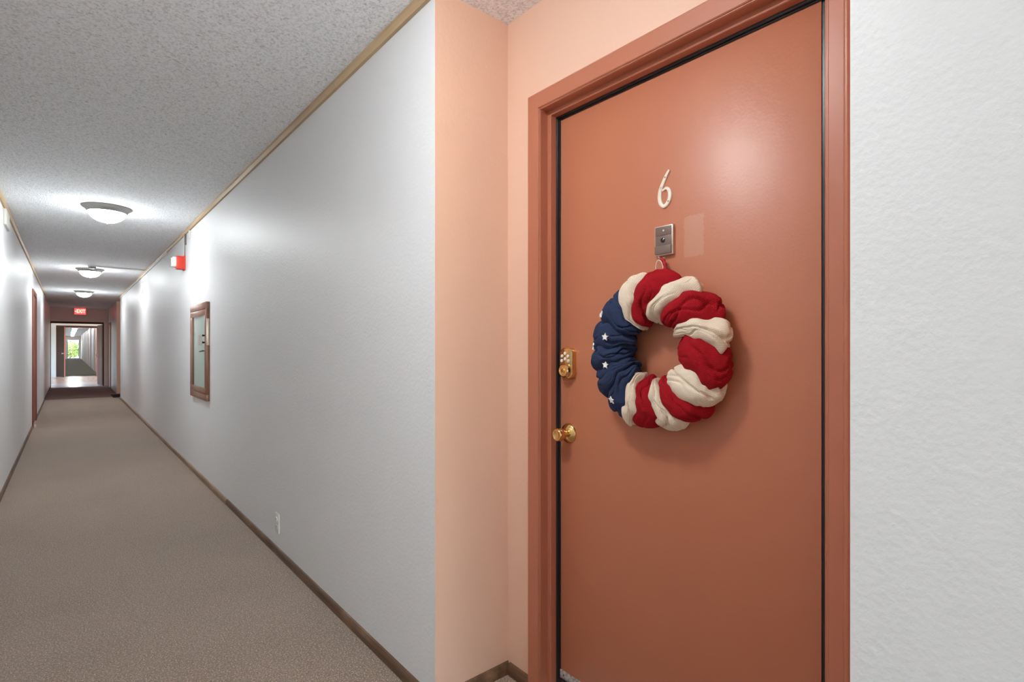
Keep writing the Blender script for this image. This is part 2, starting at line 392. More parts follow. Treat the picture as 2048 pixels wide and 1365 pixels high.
run_trim('trim_6', XR, 1, YB, RY0, 'trimwood', 'tan ceiling strip right of the numbered door')
run_trim('baseboard_right', XR, 1, RY1, 5.05, 'basewood', 'dark worn baseboard below the wall outlet', w=.013, h=.05, kind='b')
run_trim('baseboard_right', XR, 1, 5.055, 17.35, 'baselight', 'lighter baseboard running below the notice cabinet', w=.017, h=.05, kind='b')
run_trim('baseboard_right', XR, 1, YB, RY0, 'basewood', 'baseboard right of the numbered door', w=.013, h=.05, kind='b')
run_trim('baseboard_left', XL, -1, YB, 11.95, 'basewood', 'baseboard on the left wall before the side door', w=.013, h=.05, kind='b')
run_trim('baseboard_left', XL, -1, 13.25, 17.9, 'basewood', 'baseboard on the left wall past the side door', w=.013, h=.05, kind='b')
run_trim('baseboard_recess', RX, 1, 1.556, RY1 - .014, 'basewood', 'short baseboard between the door casing and recess corner', w=.013, h=.05, kind='b')
bm = bmesh.new()
sweep_profile(bm, [(0, 0), (.013, 0), (.013, .028), (.01, .036), (.006, .045), (0, .05)], lambda u, z: [(XR + .003, RY1 - u, z), (RX, RY1 - u, z)])
struct(obj('baseboard_recess', bm, 'basewood'), 'baseboard on the narrow peach side wall of the recess', 'baseboard')
run_trim('baseboard_far', XL, -1, 17.9, YD, 'darkframe', 'dark baseboard on the mauve far wall', w=.013, h=.06, kind='b')

# ------------------------------------------------------------------ main door: casing, jamb, stop, gasket
SX = 1.475                      # face of the door leaf
trim = struct(empty('trim_7', (1.39, .98, 0)), 'terracotta painted casing and jamb around the numbered door', 'door frame')
def around(prof, m, name, parent, smooth=False):
    """prof: closed list (o, X): o = offset outwards from the clear opening edge; swept up the left, over the head, down the right, mitred"""
    bm = bmesh.new()
    sweep_profile(bm, prof, lambda o, X: [(X, OY1 + o, 0), (X, OY1 + o, OZ + o), (X, OY0 - o, OZ + o), (X, OY0 - o, 0)])
    return obj(name, bm, m, parent, smooth)
around([(.004, RX), (.004, 1.389), (.007, 1.386), (.062, 1.386), (.068, 1.390), (.072, 1.396), (.072, RX)], 'frame', 'casing', trim)
bm = bmesh.new()
sweep_profile(bm, [(.4395, RX), (.4395, 1.3845), (.4365, 1.3790), (.4310, 1.3772), (.4255, 1.3790), (.4225, 1.3845), (.4225, RX)], lambda y_, X: [(X, y_, 0), (X, y_, OZ + .07)])
obj('edge_moulding', bm, 'frame', trim, 50)
around([(-.001, RX + .003), (-.001, 1.394), (.001, 1.391), (.0036, 1.391), (.0036, RX + .003)], 'frame', 'casing_bead', trim)
around([(0, RX - .01), (0, 1.56), (.012, 1.56), (.012, RX), (.0034, RX), (.0034, RX - .01)], 'frame', 'jamb', trim)
around([(-.018, 1.434), (-.018, 1.462), (0, 1.462), (0, 1.432), (-.016, 1.432)], 'frame', 'door_stop', trim)
around([(-.013, 1.4625), (-.0245, 1.4645), (-.0255, 1.4672), (-.0245, 1.470), (-.013, 1.470)], 'rubber', 'gasket', trim)
around([(-.0215, 1.4705), (-.030, 1.4705), (-.032, 1.4735), (-.0215, 1.4735)], 'rubber', 'gasket', trim)

# door leaf
door = struct(empty('door_1', (SX, .98, 0)), 'terracotta painted apartment door with the number six and a flag wreath', 'door')
bx('leaf', SX, SX + .044, OY0 + .040, OY1 - .014, .045, OZ - .012, 'door', door, bev=.002)
bx('gap_shade_strip', SX + .004, SX + .03, OY0 + .001, OY0 + .0398, .045, OZ - .012, 'rubber', trim)  # black strip standing in for the shade of the hinge-side gap
# door sweep
sw = bx('door_sweep', SX - .004, SX - .0002, OY0 + .042, OY1 - .022, .068, .1, 'alu', door, bev=.001)
for k in range(7):
    bm = bmesh.new(); lathe(bm, [(0.0001, .0), (.0042, .0), (.0042, .0015), (.002, .0024), (0, .0024)], 12, wall_mtx(SX - .004, OY1 - .05 - k * .145, .084)); obj('screw', bm, 'screw', sw, True)
bx('sweep_rubber', SX - .007, SX - .001, OY0 + .042, OY1 - .022, .036, .0675, 'rubber', door)
rebase(trim)
# threshold
bm = bmesh.new()
sweep_profile(bm, [(1.40, 0), (1.40, .012), (1.43, .026), (1.455, .033), (1.50, .033), (1.54, .02), (1.545, 0)], lambda X, z: [(X, OY0, z), (X, OY1, z)])
struct(obj('trim_8', bm, 'alu'), 'aluminium threshold under the numbered door', 'threshold')

# house number six
pts = [(0.9624, 1.9288), (0.9748, 1.9127), (0.9852, 1.894), (0.9952, 1.8735), (0.9991, 1.8501), (0.9952, 1.8278), (0.9839, 1.8161), (0.9715, 1.8215), (0.9624, 1.8365), (0.9608, 1.8544), (0.9666, 1.8684), (0.9764, 1.8729), (0.9879, 1.867)]
wid = [.0042, .0052, .0056, .0062, .0068, .0066, .0058, .0062, .0066, .0064, .0054, .0042, .003]
def catmull(P, n=6):
    out = []
    for i in range(len(P) - 1):
        p0, p1, p2, p3 = P[max(i - 1, 0)], P[i], P[i + 1], P[min(i + 2, len(P) - 1)]
        for k in range(n):
            t = k / n
            out.append(tuple(.5 * (2 * b + (c - a) * t + (2 * a - 5 * b + 4 * c - d) * t * t + (3 * b - a - 3 * c + d) * t ** 3) for a, b, c, d in zip(p0, p1, p2, p3)))
    out.append(P[-1]); return out
cl = catmull([(-(y - .98), z - 1.87, w) for (y, z), w in zip(pts, wid)])
bm = bmesh.new(); rows = []
for i, (x, y, w) in enumerate(cl):
    a = Vector(cl[max(i - 1, 0)][:2]); b = Vector(cl[min(i + 1, len(cl) - 1)][:2]); t = (b - a).normalized(); n = Vector((-t.y, t.x))
    rows.append([bm.verts.new((x + n.x * w * q, y + n.y * w * q, d)) for q, d in ((1, 0), (1, .0042), (.78, .0056), (-.78, .0056), (-1, .0042), (-1, 0))])
for a, b in zip(rows, rows[1:]):
    for k in range(6): bm.faces.new((a[k], a[(k + 1) % 6], b[(k + 1) % 6], b[k]))
bm.faces.new(rows[0]); bm.faces.new(rows[-1])
bmesh.ops.transform(bm, matrix=wall_mtx(SX, .98, 1.87), verts=bm.verts)
num = obj('house_number', bm, 'number', door, 50); num['label'] = 'ivory metal number six screwed to the door'
for (yy, zz) in ((.9775, 1.9085), (.9655, 1.829)):
    bm = bmesh.new(); lathe(bm, [(.0001, 0), (.0023, 0), (.0018, .001), (0, .0012)], 12, wall_mtx(SX - .0056, yy, zz)); obj('screw', bm, 'screw', num, True)

# door chime with viewer
bz0, bz1, by0, by1 = 1.6565, 1.7515, .944, 1.011
bell = bx('door_chime', SX - .013, SX, by0, by1, bz0, bz1, 'bell_frame', door, bev=.002); bell['label'] = 'silver edged door chime with viewer lens above the wreath'
bx('upper_panel', SX - .0150, SX - .012, by0 + .0035, by1 - .0035, 1.7205, bz1 - .0035, 'bell_panel', bell, bev=.0006)
bx('viewer_panel', SX - .0146, SX - .012, by0 + .0035, by1 - .0035, 1.6885, 1.7198, 'bell_panel', bell, bev=.0006)
bx('push_button', SX - .0185, SX - .012, by0 + .0035, by1 - .0035, bz0 + .0035, 1.6868, 'bell_panel', bell, bev=.001)
bm = bmesh.new(); lathe(bm, [(.0075, 0), (.0075, .0022), (.0056, .003), (.005, .0012), (.0045, .0008), (.003, .0024), (0, .003)], 24, wall_mtx(SX - .0146, .979, 1.704)); obj('viewer_lens', bm, 'lens', bell, True)
bm = bmesh.new(); lathe(bm, [(.003, 0), (.003, .0012), (.0015, .002), (0, .002)], 16, wall_mtx(SX - .015, .976, 1.735)); obj('indicator', bm, 'white_pl', bell, True)

# keypad deadbolt
dead = empty('deadbolt', (SX, 1.4035, 1.30)); dead.parent = door; dead['label'] = 'polished brass keypad deadbolt'
def dead_poly(hw, ht, hb, c):
    return [(-hw, -hb + c), (-hw + c * .45, -hb + c * .35), (-hw + c, -hb), (hw - c, -hb), (hw - c * .45, -hb + c * .35), (hw, -hb + c), (hw, ht - c), (hw - c * .45, ht - c * .35), (hw - c, ht), (-hw + c, ht), (-hw + c * .45, ht - c * .35), (-hw, ht - c)]
bm = bmesh.new(); prism(bm, dead_poly(.0345, .058, .058, .017), wall_mtx(SX, 1.4035, 1.299), .022, bev=.005); body = obj('lock_body', bm, 'brass', dead, 35)
for (yy, zz) in ((1.4081, 1.3365), (1.4236, 1.3262), (1.3924, 1.326), (1.4081, 1.3153), (1.4255, 1.3082), (1.3901, 1.3083)):
    bm = bmesh.new(); lathe(bm, [(.0064, 0), (.0064, .0015), (.0052, .003), (0, .0034)], 20, wall_mtx(SX - .0219, yy - .001, zz)); b_ = obj('keypad_button', bm, 'white_pl', dead, True)
bm = bmesh.new(); lathe(bm, [(.0282, 0), (.0282, .004), (.0262, .008), (.0225, .015), (.021, .0165), (.0175, .0165), (.0165, .0150), (.0, .0150)], 40, wall_mtx(SX - .0218, 1.4035, 1.271)); obj('cylinder_collar', bm, 'brass', dead, 40)
bm = bmesh.new(); lathe(bm, [(.0085, 0), (.0085, .0022), (.0075, .003), (0, .003)], 24, wall_mtx(SX - .0367, 1.4035, 1.271)); obj('key_cylinder', bm, 'brass', dead, 40)
bx('keyhole', SX - .0401, SX - .0396, 1.4030, 1.4042, 1.2665, 1.2755, 'dark', dead)
# round knob
kn = empty('door_knob', (SX, 1.4075, 1.0285)); kn.parent = door; kn['label'] = 'polished brass round doorknob'
bm = bmesh.new(); lathe(bm, [(.039, 0), (.0385, .003), (.034, .008), (.024, .0135), (.018, .0165), (.0, .0165)], 48, wall_mtx(SX, 1.4075, 1.0285)); obj('rosette', bm, 'brass', kn, 50)
bm = bmesh.new(); lathe(bm, [(.0145, .014), (.0135, .022), (.0145, .028), (.019, .035), (.024, .043), (.0258, .052), (.0255, .060), (.0235, .066), (.021, .0685), (.0165, .0685), (.015, .067), (0, .0665)], 48, wall_mtx(SX, 1.4075, 1.0285)); obj('knob', bm, 'brass', kn, 45)
def rebase_deep(root):
    for c in root.children:
        c.matrix_parent_inverse = Matrix.Translation(-Vector(root_loc(root)))
        rebase_deep(c)
def root_loc(o): return o.get('_w', o.location)
for e in (dead, kn):
    for c in e.children: c.matrix_parent_inverse = Matrix.Translation(e.location).inverted()
for c in door.children: c.matrix_parent_inverse = Matrix.Translation(door.location).inverted()

# ------------------------------------------------------------------ wreath
WY, WZ, WR, WT, WD, WX = .9725, 1.350, .1687, .0793, .056, SX - .0605
wreath = tag(empty('wreath', (SX - .004, WY, WZ)), 'red, cream and navy burlap flag wreath hanging on the numbered door', 'wreath')
def wpos(phi, v, k=1.0):
    rho = WR + WT * k * math.cos(v)
    return Vector((WX - WD * k * math.sin(v), WY - rho * math.cos(phi), WZ + rho * math.sin(phi)))
bounds = [(129.7, 119), (124, 96.5), (103, 65), (71, 48), (44, 19), (26, -1), (-19, -26), (-59, -42), (-77.6, -64), (-88, -84), (-113.5, -105), (-132, -113)]
navyb = [(-132, -113), (-150, -136), (-168, -160), (-188, -180), (-208, -205), (-230.3, -241)]
def ang(b, v, seed):
    inner, outer = b
    t = (1 - math.cos(v)) / 2
    a = outer + (inner - outer) * t
    a += 7.0 * noise.noise(Vector((seed * 3.1, 1.6 * math.cos(v), 1.6 * math.sin(v)))) + 1.5 * noise.noise(Vector((seed * 7.7, 3 * math.cos(v), 3 * math.sin(v))))
    return math.radians(a)
def puff(b0, b1, s0, s1, m, amp, seed, lift):
    NS, NV = 40, 130
    me_v, me_f, uv = [], [], []
    for j in range(NV):
        v = 2 * PI * j / NV
        a0, a1 = ang(b0, v, s0), ang(b1, v, s1)
        ov = math.radians(2.2)
        a0 += ov; a1 -= ov
        width = abs(a1 - a0)
        for i in range(NS + 1):
            s = i / NS
            phi = a0 + (a1 - a0) * s
            # a fold of cloth: rises from under its neighbour, swells, then tucks in sharply
            sw = .5 + .30 * noise.noise(Vector((seed * 1.3, .8 * math.cos(v), .8 * math.sin(v))))
            ss = s ** (math.log(.5) / math.log(min(max(sw, .25), .75)))
            e = max(0.0, 1 - abs(2 * ss - 1) ** 2.4) ** .7
            big = noise.noise(Vector((seed * 5.3 + 1.2 * s, .95 * math.cos(v), .95 * math.sin(v))))
            mid = noise.noise(Vector((seed * 2.9 + 2.4 * s + .5 * math.sin(2 * v + seed), 1.7 * math.cos(v), 1.7 * math.sin(v))))
            k = .66 + e * (.37 + lift + amp * (.20 * big + .10 * mid))
            # one or two soft creases running diagonally over the fold
            for c_, (dep, wd) in enumerate(((.22, .05), (.17, .04), (.13, .035))):
                sc = .5 + .34 * noise.noise(Vector((seed * 3.7 + 11 * c_, .9 * math.cos(v), .9 * math.sin(v) + c_))) * 1.6
                ms = max(0.0, .35 + 1.3 * noise.noise(Vector((seed * 8.1 + 5 * c_, 1.2 * math.cos(v), 1.2 * math.sin(v)))))
                k -= amp * dep * min(ms, 1) * math.exp(-((s - sc) / wd) ** 2) * min(1, e * 1.5)
            k += amp * .02 * noise.noise(Vector((seed + 6 * s, 5 * math.cos(v), 5 * math.sin(v))))
            k = min(max(k, .58), 1.24)
            p = wpos(phi, v, k)
            p.x = min(p.x, SX - .001)
            me_v.append(p); uv.append((phi * WR, v * WT * .9))
    W = NS + 1
    for j in range(NV):
        jj = (j + 1) % NV
        for i in range(NS): me_f.append((j * W + i, j * W + i + 1, jj * W + i + 1, jj * W + i))
    me = bpy.data.meshes.new('burlap_wrap'); me.from_pydata(me_v, [], me_f)
    ul = me.uv_layers.new(name='UVMap')
    for p in me.polygons:
        wrap = max(uv[k][1] for k in p.vertices) - min(uv[k][1] for k in p.vertices) > .2
        for li in p.loop_indices:
            u = uv[me.loops[li].vertex_index]
            ul.data[li].uv = (u[0], u[1] + (2 * PI * WT * .9 if wrap and u[1] < .2 else 0))
        p.use_smooth = True
    me.materials.append(M[m])
    o = link('burlap_wrap', me, wreath)
    return o
for i in range(11):
    m = 'cream' if i % 2 == 0 else 'red'
    o = puff(bounds[i], bounds[i + 1], i + 1, i + 2, m, 1.0, i + 11, .03 if m == 'red' else .045)
    o['label'] = m + ' burlap wrap'
for i in range(5):
    o = puff(navyb[i], navyb[i + 1], 12 if i == 0 else 30 + i, 1 if i == 4 else 31 + i, 'navy', .95, i + 41, .035)
    o['label'] = 'navy burlap wrap'
# stars glued on the navy half, laid on the cloth surface
bpy.context.view_layer.update()
navy_objs = [o for o in wreath.children if o.get('label', '').startswith('navy')]
def surf(phi, v):
    n = Vector((-math.sin(v), -math.cos(v) * math.cos(phi), math.cos(v) * math.sin(phi)))
    best = None
    for o in navy_objs:
        ok, loc, nn, _ = o.ray_cast(wpos(phi, v, 1.0) + n * .06, -n, distance=.10)
        if ok and (best is None or (loc - best).dot(n) > 0): best = loc
    return (best if best is not None else wpos(phi, v, 1.0)), n.normalized()
def perch(phi, v):
    c, n = surf(phi, v)
    lift_ = 0.0
    for a, b in ((1, 0), (-1, 0), (0, 1), (0, -1)):
        q = surf(phi + a * .05, v + b * .13)[0]
        if (q - c).length < .03: lift_ = max(lift_, (q - c).dot(n))
    return c + n * min(lift_, .006), n
for k, (a, v) in enumerate(((147, 52), (164, 96), (177, 30), (197, 92), (206, 26), (231, 62))):
    loc, n = perch(math.radians(a), math.radians(v))
    poly = [((.0138 if q % 2 == 0 else .0058) * math.sin(q * PI / 5), (.0138 if q % 2 == 0 else .0058) * math.cos(q * PI / 5)) for q in range(10)]
    upv = Vector((0, .12 * (-1) ** k, 1)); upv = (upv - n * upv.dot(n)).normalized(); rt = upv.cross(n)
    mtx = Matrix(((rt.x, upv.x, n.x, loc.x), (rt.y, upv.y, n.y, loc.y), (rt.z, upv.z, n.z, loc.z), (0, 0, 0, 1)))
    bm = bmesh.new(); prism(bm, poly, mtx @ Matrix.Translation((0, 0, -.001)), .0042, bev=.0007); s_ = obj('star', bm, 'star', wreath, 40); s_['label'] = 'white wooden star'
# hanging loops
def ring_pts(c, ry, rz, n=28, tilt=0, lean=0):
    return [(c[0] - lean * math.sin(2 * PI * k / n), c[1] - ry * math.cos(2 * PI * k / n + tilt), c[2] + rz * math.sin(2 * PI * k / n)) for k in range(n)]
bm = bmesh.new(); tube(bm, ring_pts((SX - .022, .9865, 1.612), .0135, .028, lean=.004), .0016, 8, True); l_ = obj('hanging_loop', bm, 'cordw', wreath, True); l_['label'] = 'cream cord loop'
bm = bmesh.new()
cp = catmull([(SX - .017, .9835, 1.643), (SX - .019, .974, 1.639), (SX - .021, .967, 1.622), (SX - .025, .9655, 1.598), (SX - .03, .968, 1.585)], 6)
tube(bm, cp, [.0058 + .0012 * math.sin(i * 1.3) for i in range(len(cp))], 10)
cp = catmull([(SX - .012, .984, 1.6435), (SX - .012, .98, 1.622), (SX - .016, .974, 1.60), (SX - .024, .974, 1.585)], 6)
tube(bm, cp, .0034, 8)
l_ = obj('ribbon', bm, 'cordr', wreath, True); l_['label'] = 'twisted red ribbon'
for c in wreath.children: c.matrix_parent_inverse = Matrix.Translation(wreath.location).inverted()
hook = tag(empty('wall_hook', (SX, .985, 1.643)), 'small hook on the door holding the wreath loop', 'hook')
bm = bmesh.new(); lathe(bm, [(.006, 0), (.006, .002), (.0045, .003), (0, .003)], 16, wall_mtx(SX, .985, 1.646)); obj('hook_base', bm, 'white_pl', hook, True)
bm = bmesh.new(); tube(bm, [(SX - .002, .985, 1.646), (SX - .018, .985, 1.6455), (SX - .026, .985, 1.646), (SX - .029, .985, 1.651)], .0022, 8); obj('hook_arm', bm, 'white_pl', hook, True)
rebase(hook)

# ------------------------------------------------------------------ ceiling lamps
def lamp(x, y, label, first=None):
    if first is None:
        r = empty('ceiling_lamp', (x, y, H))
        bm = bmesh.new(); lathe(bm, [(.0, 0), (.196, 0), (.199, -.005), (.192, -.013), (.176, -.022), (.166, -.034), (.158, -.048), (.154, -.053), (.149, -.053), (.146, -.046), (.146, -.01), (0, -.01)], 64)
        obj('lamp_ring', bm, 'ring', r, 50)
        bm = bmesh.new(); lathe(bm, [(.145, -.046)] + [(.145 * math.cos(t), -.048 - .098 * math.sin(t)) for t in [k * PI / 24 for k in range(12)]] + [(0, -.146)], 64)
        obj('lamp_bowl', bm, 'bowl', r, True)
        bm = bmesh.new(); lathe(bm, [(0, -.145), (.007, -.146), (.008, -.150), (.004, -.155), (.005, -.158), (0, -.161)], 16); obj('finial', bm, 'ring', r, True)
    else:
        r = first.copy(); COL.objects.link(r); r.location = (x, y, H)
        for c in first.children:
            d = c.copy(); COL.objects.link(d); d.parent = r
    tag(r, label, 'ceiling lamp', 'flush mount corridor lamps'); return r
L0 = lamp(.285, 6.40, 'nearest lit flush ceiling lamp with grey metal ring')
lamp(.285, 11.62, 'second lit flush ceiling lamp beside the smoke detector', L0)
lamp(.285, 16.30, 'third lit flush ceiling lamp before the exit sign', L0)
lamp(.285, 1.10, 'lit flush ceiling lamp overhead outside the numbered door', L0)
lamp(.33, 27.7, 'lit flush ceiling lamp in the lobby between the doorways', L0)
ords = ['first', 'second', 'third', 'fourth', 'fifth', 'sixth', 'seventh', 'eighth']
for k in range(8): lamp(.33, 36 + 5.6 * k, '%s small ceiling lamp counted along the farthest corridor' % ords[k], L0)

# ------------------------------------------------------------------ fire alarm on the right wall
fa = tag(empty('fire_alarm', (XR, 7.19, 2.35)), 'red fire alarm with clear strobe high on the right wall', 'fire alarm')
bx('alarm_box', .96, XR, 7.19, 7.30, 2.276, 2.429, 'alarm', fa, bev=.006)
bx('mounting_plate', 1.035, 1.049, 7.182, 7.308, 2.268, 2.437, 'alarm', fa, bev=.002)
bm = bmesh.new()
prism(bm, [(-.04, -.052), (.04, -.052), (.046, -.046), (.046, .046), (.04, .052), (-.04, .052), (-.046, .046), (-.046, -.046)], wall_mtx(.961, 7.245, 2.362), .04, bev=.008)
st = obj('strobe_lens', bm, 'strobe', fa, 35)
bm = bmesh.new(); tube(bm, [(.92, 7.245, 2.322), (.92, 7.245, 2.402)], .009, 12); obj('flash_tube', bm, 'alu', st, True)
bx('strobe_lip', .905, .962, 7.205, 7.285, 2.300, 2.312, 'strobe', fa, bev=.003)
rebase(fa)
def cover(x0, x1, y0, y1, z0, z1, label): tag(bx('cable_cover', x0, x1, y0, y1, z0, z1, 'race', bev=.003), label, 'cable cover')
cover(1.038, XR, 7.215, 7.245, 2.437, 2.677, 'white cable cover dropping to the red fire alarm')
bm = bmesh.new(); tube(bm, [(1.044, 7.20, 2.437), (1.044, 7.198, 2.53), (1.043, 7.202, 2.60), (1.044, 7.20, 2.677)], .004, 8)
tag(obj('alarm_wire', bm, 'wire', None, True), 'thin grey wire above the red fire alarm', 'wire')
bm = bmesh.new(); tube(bm, [(1.040, 7.12, 2.55), (1.040, 7.12, 2.677)], .008, 10); tag(obj('wire_sleeve', bm, 'wire', None, True), 'short grey sleeve around the wire under the ceiling strip', 'sleeve')
cover(1.036, XR, 6.86, 6.91, 2.588, 2.677, 'small white cable cover just nearer than the fire alarm')
cover(1.038, XR, 11.84, 11.92, 2.56, 2.655, 'small white cable cover level with the smoke detector')
cover(1.038, XR, 11.80, 11.96, 2.36, 2.45, 'small white plate below the cable run by the smoke detector')
cover(XL, XL + .02, 6.9, 7.3, 2.525, 2.677, 'white cable box high on the left wall')
cover(1.03, XR, 8.6, 17.30, 2.655, 2.676, 'long white raceway under the ceiling strip on the right wall')
cover(1.062, 1.08, 22.2, 22.9, 2.34, 2.56, 'white box high beside the exit sign')
# smoke detector and ceiling raceway
sd = tag(empty('smoke_detector', (.30, 11.12, H)), 'white round smoke detector on the ceiling by the second lamp', 'smoke detector')
bm = bmesh.new(); lathe(bm, [(0, H), (.062, H), (.062, H - .012), (.055, H - .02), (0, H - .02)], 32, Matrix.Translation((.30, 11.12, 0))); obj('detector_base', bm, 'race', sd, 40)
bm = bmesh.new(); lathe(bm, [(.052, H - .0201), (.052, H - .034), (.044, H - .046), (.025, H - .052), (0, H - .053)], 32, Matrix.Translation((.30, 11.12, 0))); obj('detector_dome', bm, 'ring', sd, 40)
rebase(sd)
cover(.365, 1.024, 11.10, 11.14, H - .018, H, 'ceiling raceway from the smoke detector to the right wall')

# ------------------------------------------------------------------ notice cabinet
nc = tag(empty('notice_cabinet', (XR, 6.24, .83)), 'brown wooden glass fronted notice cabinet on the right wall', 'notice cabinet')
cy0, cy1, cz0, cz1, cx = 5.805, 6.69, .834, 1.805, 1.02
bx('back_board', 1.036, XR, cy0 + .02, cy1 - .02, cz0 + .02, cz1 - .02, 'cabback', nc)
bx('top_rail', cx, XR, cy0, cy1, 1.74, cz1, 'cabwood', nc, bev=.002)
bx('bottom_rail', cx, XR, cy0, cy1, cz0, .897, 'cabwood', nc, bev=.002)
bx('side_stile', cx, XR, cy0, cy0 + .03, .8975, 1.7395, 'cabwood', nc, bev=.002)
bx('side_stile', cx, XR, cy1 - .03, cy1, .8975, 1.7395, 'cabwood', nc, bev=.002)
dr = empty('cabinet_door', (cx, 6.24, .9)); dr.parent = nc
dy0, dy1, dz0, dz1 = cy0 + .034, cy1 - .034, .902, 1.735
bx('door_rail', cx - .002, 1.034, dy0, dy1, 1.678, dz1, 'cabwood', dr, bev=.002)
bx('door_rail', cx - .002, 1.034, dy0, dy1, dz0, .957, 'cabwood', dr, bev=.002)
bx('door_stile', cx - .002, 1.034, dy0, 5.885, .9575, 1.6775, 'cabwood', dr, bev=.002)
bx('door_stile', cx - .002, 1.034, 6.53, dy1, .9575, 1.6775, 'cabwood', dr, bev=.002)
bx('glass_pane', 1.024, 1.027, 5.886, 6.529, .958, 1.677, 'glass', dr)
for zz in (1.475, 1.407):
    bm = bmesh.new(); lathe(bm, [(.009, 0), (.007, .008), (.011, .016), (.009, .022), (0, .023)], 16, wall_mtx(cx - .002, 5.862, zz)); obj('lock_knob', bm, 'dark', dr, True)
bm = bmesh.new(); tube(bm, [(cx - .002, 5.872, 1.325), (cx - .022, 5.874, 1.324), (cx - .026, 5.90, 1.321), (cx - .026, 5.985, 1.318)], .006, 10); obj('lever_handle', bm, 'dark', dr, True)
bm = bmesh.new()
for k in range(22): tube(bm, ring_pts((cx - .006, 5.862 + (.002 if k % 2 else 0), 1.395 - k * .0085), .003 if k % 2 else .0012, .0055, n=10), .0009, 5, True)
ch = obj('chain', bm, 'alu', dr, True)
for c in dr.children: c.matrix_parent_inverse = Matrix.Translation(dr.location).inverted()
bx('hinge_plate', 1.021, 1.047, cy0 - .004, cy0 - .0002, 1.38, 1.64, 'bell_frame', nc, bev=.001)
rebase(nc)
tag(bx('paper_notice', 1.0345, 1.0358, 6.10, 6.30, 1.378, 1.487, 'paper'), 'pinkish paper notice behind the cabinet glass', 'paper')
tag(bx('paper_notice', 1.0345, 1.0358, 6.44, 6.52, 1.52, 1.66, 'white_pl'), 'small white card in the upper corner of the notice cabinet', 'paper')

# ------------------------------------------------------------------ wall outlet
ot = tag(empty('wall_outlet', (XR, 3.63, .21)), 'white painted over wall outlet low on the right wall', 'outlet')
bm = bmesh.new(); prism(bm, [(-.04, -.062), (.04, -.062), (.04, .062), (-.04, .062)], wall_mtx(XR, 3.63, .208), .006, bev=.003); obj('cover_plate', bm, 'outletp', ot, 30)
for k, zz in enumerate((.233, .183)):
    bm = bmesh.new(); pl = [(.0165 * math.cos(t), max(-.0125, min(.0125, .0165 * math.sin(t)))) for t in [q * 2 * PI / 24 for q in range(24)]]
    prism(bm, pl, wall_mtx(XR - .006, 3.63, zz), .005 if k == 0 else .0015); rc = obj('receptacle', bm, 'white_pl' if k == 0 else 'outletp', ot)
    for dy in (-.006, .006): bx('slot', XR - (.0112 if k == 0 else .0077), XR - .0072, 3.63 + dy - .001, 3.63 + dy + .001, zz - .003, zz + .005, 'dark', rc)
for c in ot.children: c.matrix_parent_inverse = Matrix.Translation(ot.location).inverted()

# ------------------------------------------------------------------ side door in the left wall
d2 = struct(empty('door_2', (XL, 12.6, 0)), 'reddish brown side door in the left wall', 'door')
bx('casing', XL, XL + .02, 11.97, 12.05, 0, 2.35, 'redbrown', d2, bev=.003); bx('casing', XL, XL + .02, 13.14, 13.22, 0, 2.35, 'redbrown', d2, bev=.003)
bx('head_casing', XL, XL + .02, 12.05, 13.14, 2.27, 2.35, 'redbrown', d2, bev=.003); bx('leaf', XL, XL + .006, 12.055, 13.135, .03, 2.265, 'redbrown', d2)
rebase(d2)
tag(bx('door_stopper', XL, XL + .03, 12.0, 12.035, 0.0, .05, 'white_pl', bev=.004), 'small white block at the foot of the left side door', 'door stop').location.x = .021
# door in the far recess, dark mat before it
d3 = struct(empty('door_3', (1.39, 18.3, 0)), 'terracotta door inside the far right recess', 'door')
bx('leaf', 1.385, 1.4, 17.75, 18.85, .02, 2.27, 'frame', d3); bx('head_casing', 1.38, 1.4, 17.68, 18.92, 2.275, 2.345, 'frame', d3)
bx('casing', 1.38, 1.4, 17.68, 17.745, 0, 2.27, 'frame', d3); bx('casing', 1.38, 1.4, 18.855, 18.92, 0, 2.27, 'frame', d3)
rebase(d3)
tag(bx('doormat', .92, 1.36, 17.75, 18.7, .0005, .022, 'mat', bev=.006), 'dark doormat at the far right recess', 'doormat')
# brown flush door on the shade-greyed wall beside the far doorway
d4 = struct(empty('door_4', (1.08, 22.6, 0)), 'narrow brown door in the shade-greyed wall beside the far doorway', 'door')
bx('leaf', 1.07, 1.08, 21.95, 22.95, .01, 2.12, 'redbrown', d4); bx('casing', 1.064, 1.08, 22.955, 23.05, 0, 2.2, 'redbrown', d4); bx('casing', 1.064, 1.08, 21.85, 21.945, 0, 2.2, 'redbrown', d4); bx('head_casing', 1.064, 1.08, 21.945, 22.955, 2.125, 2.2, 'redbrown', d4)
rebase(d4)

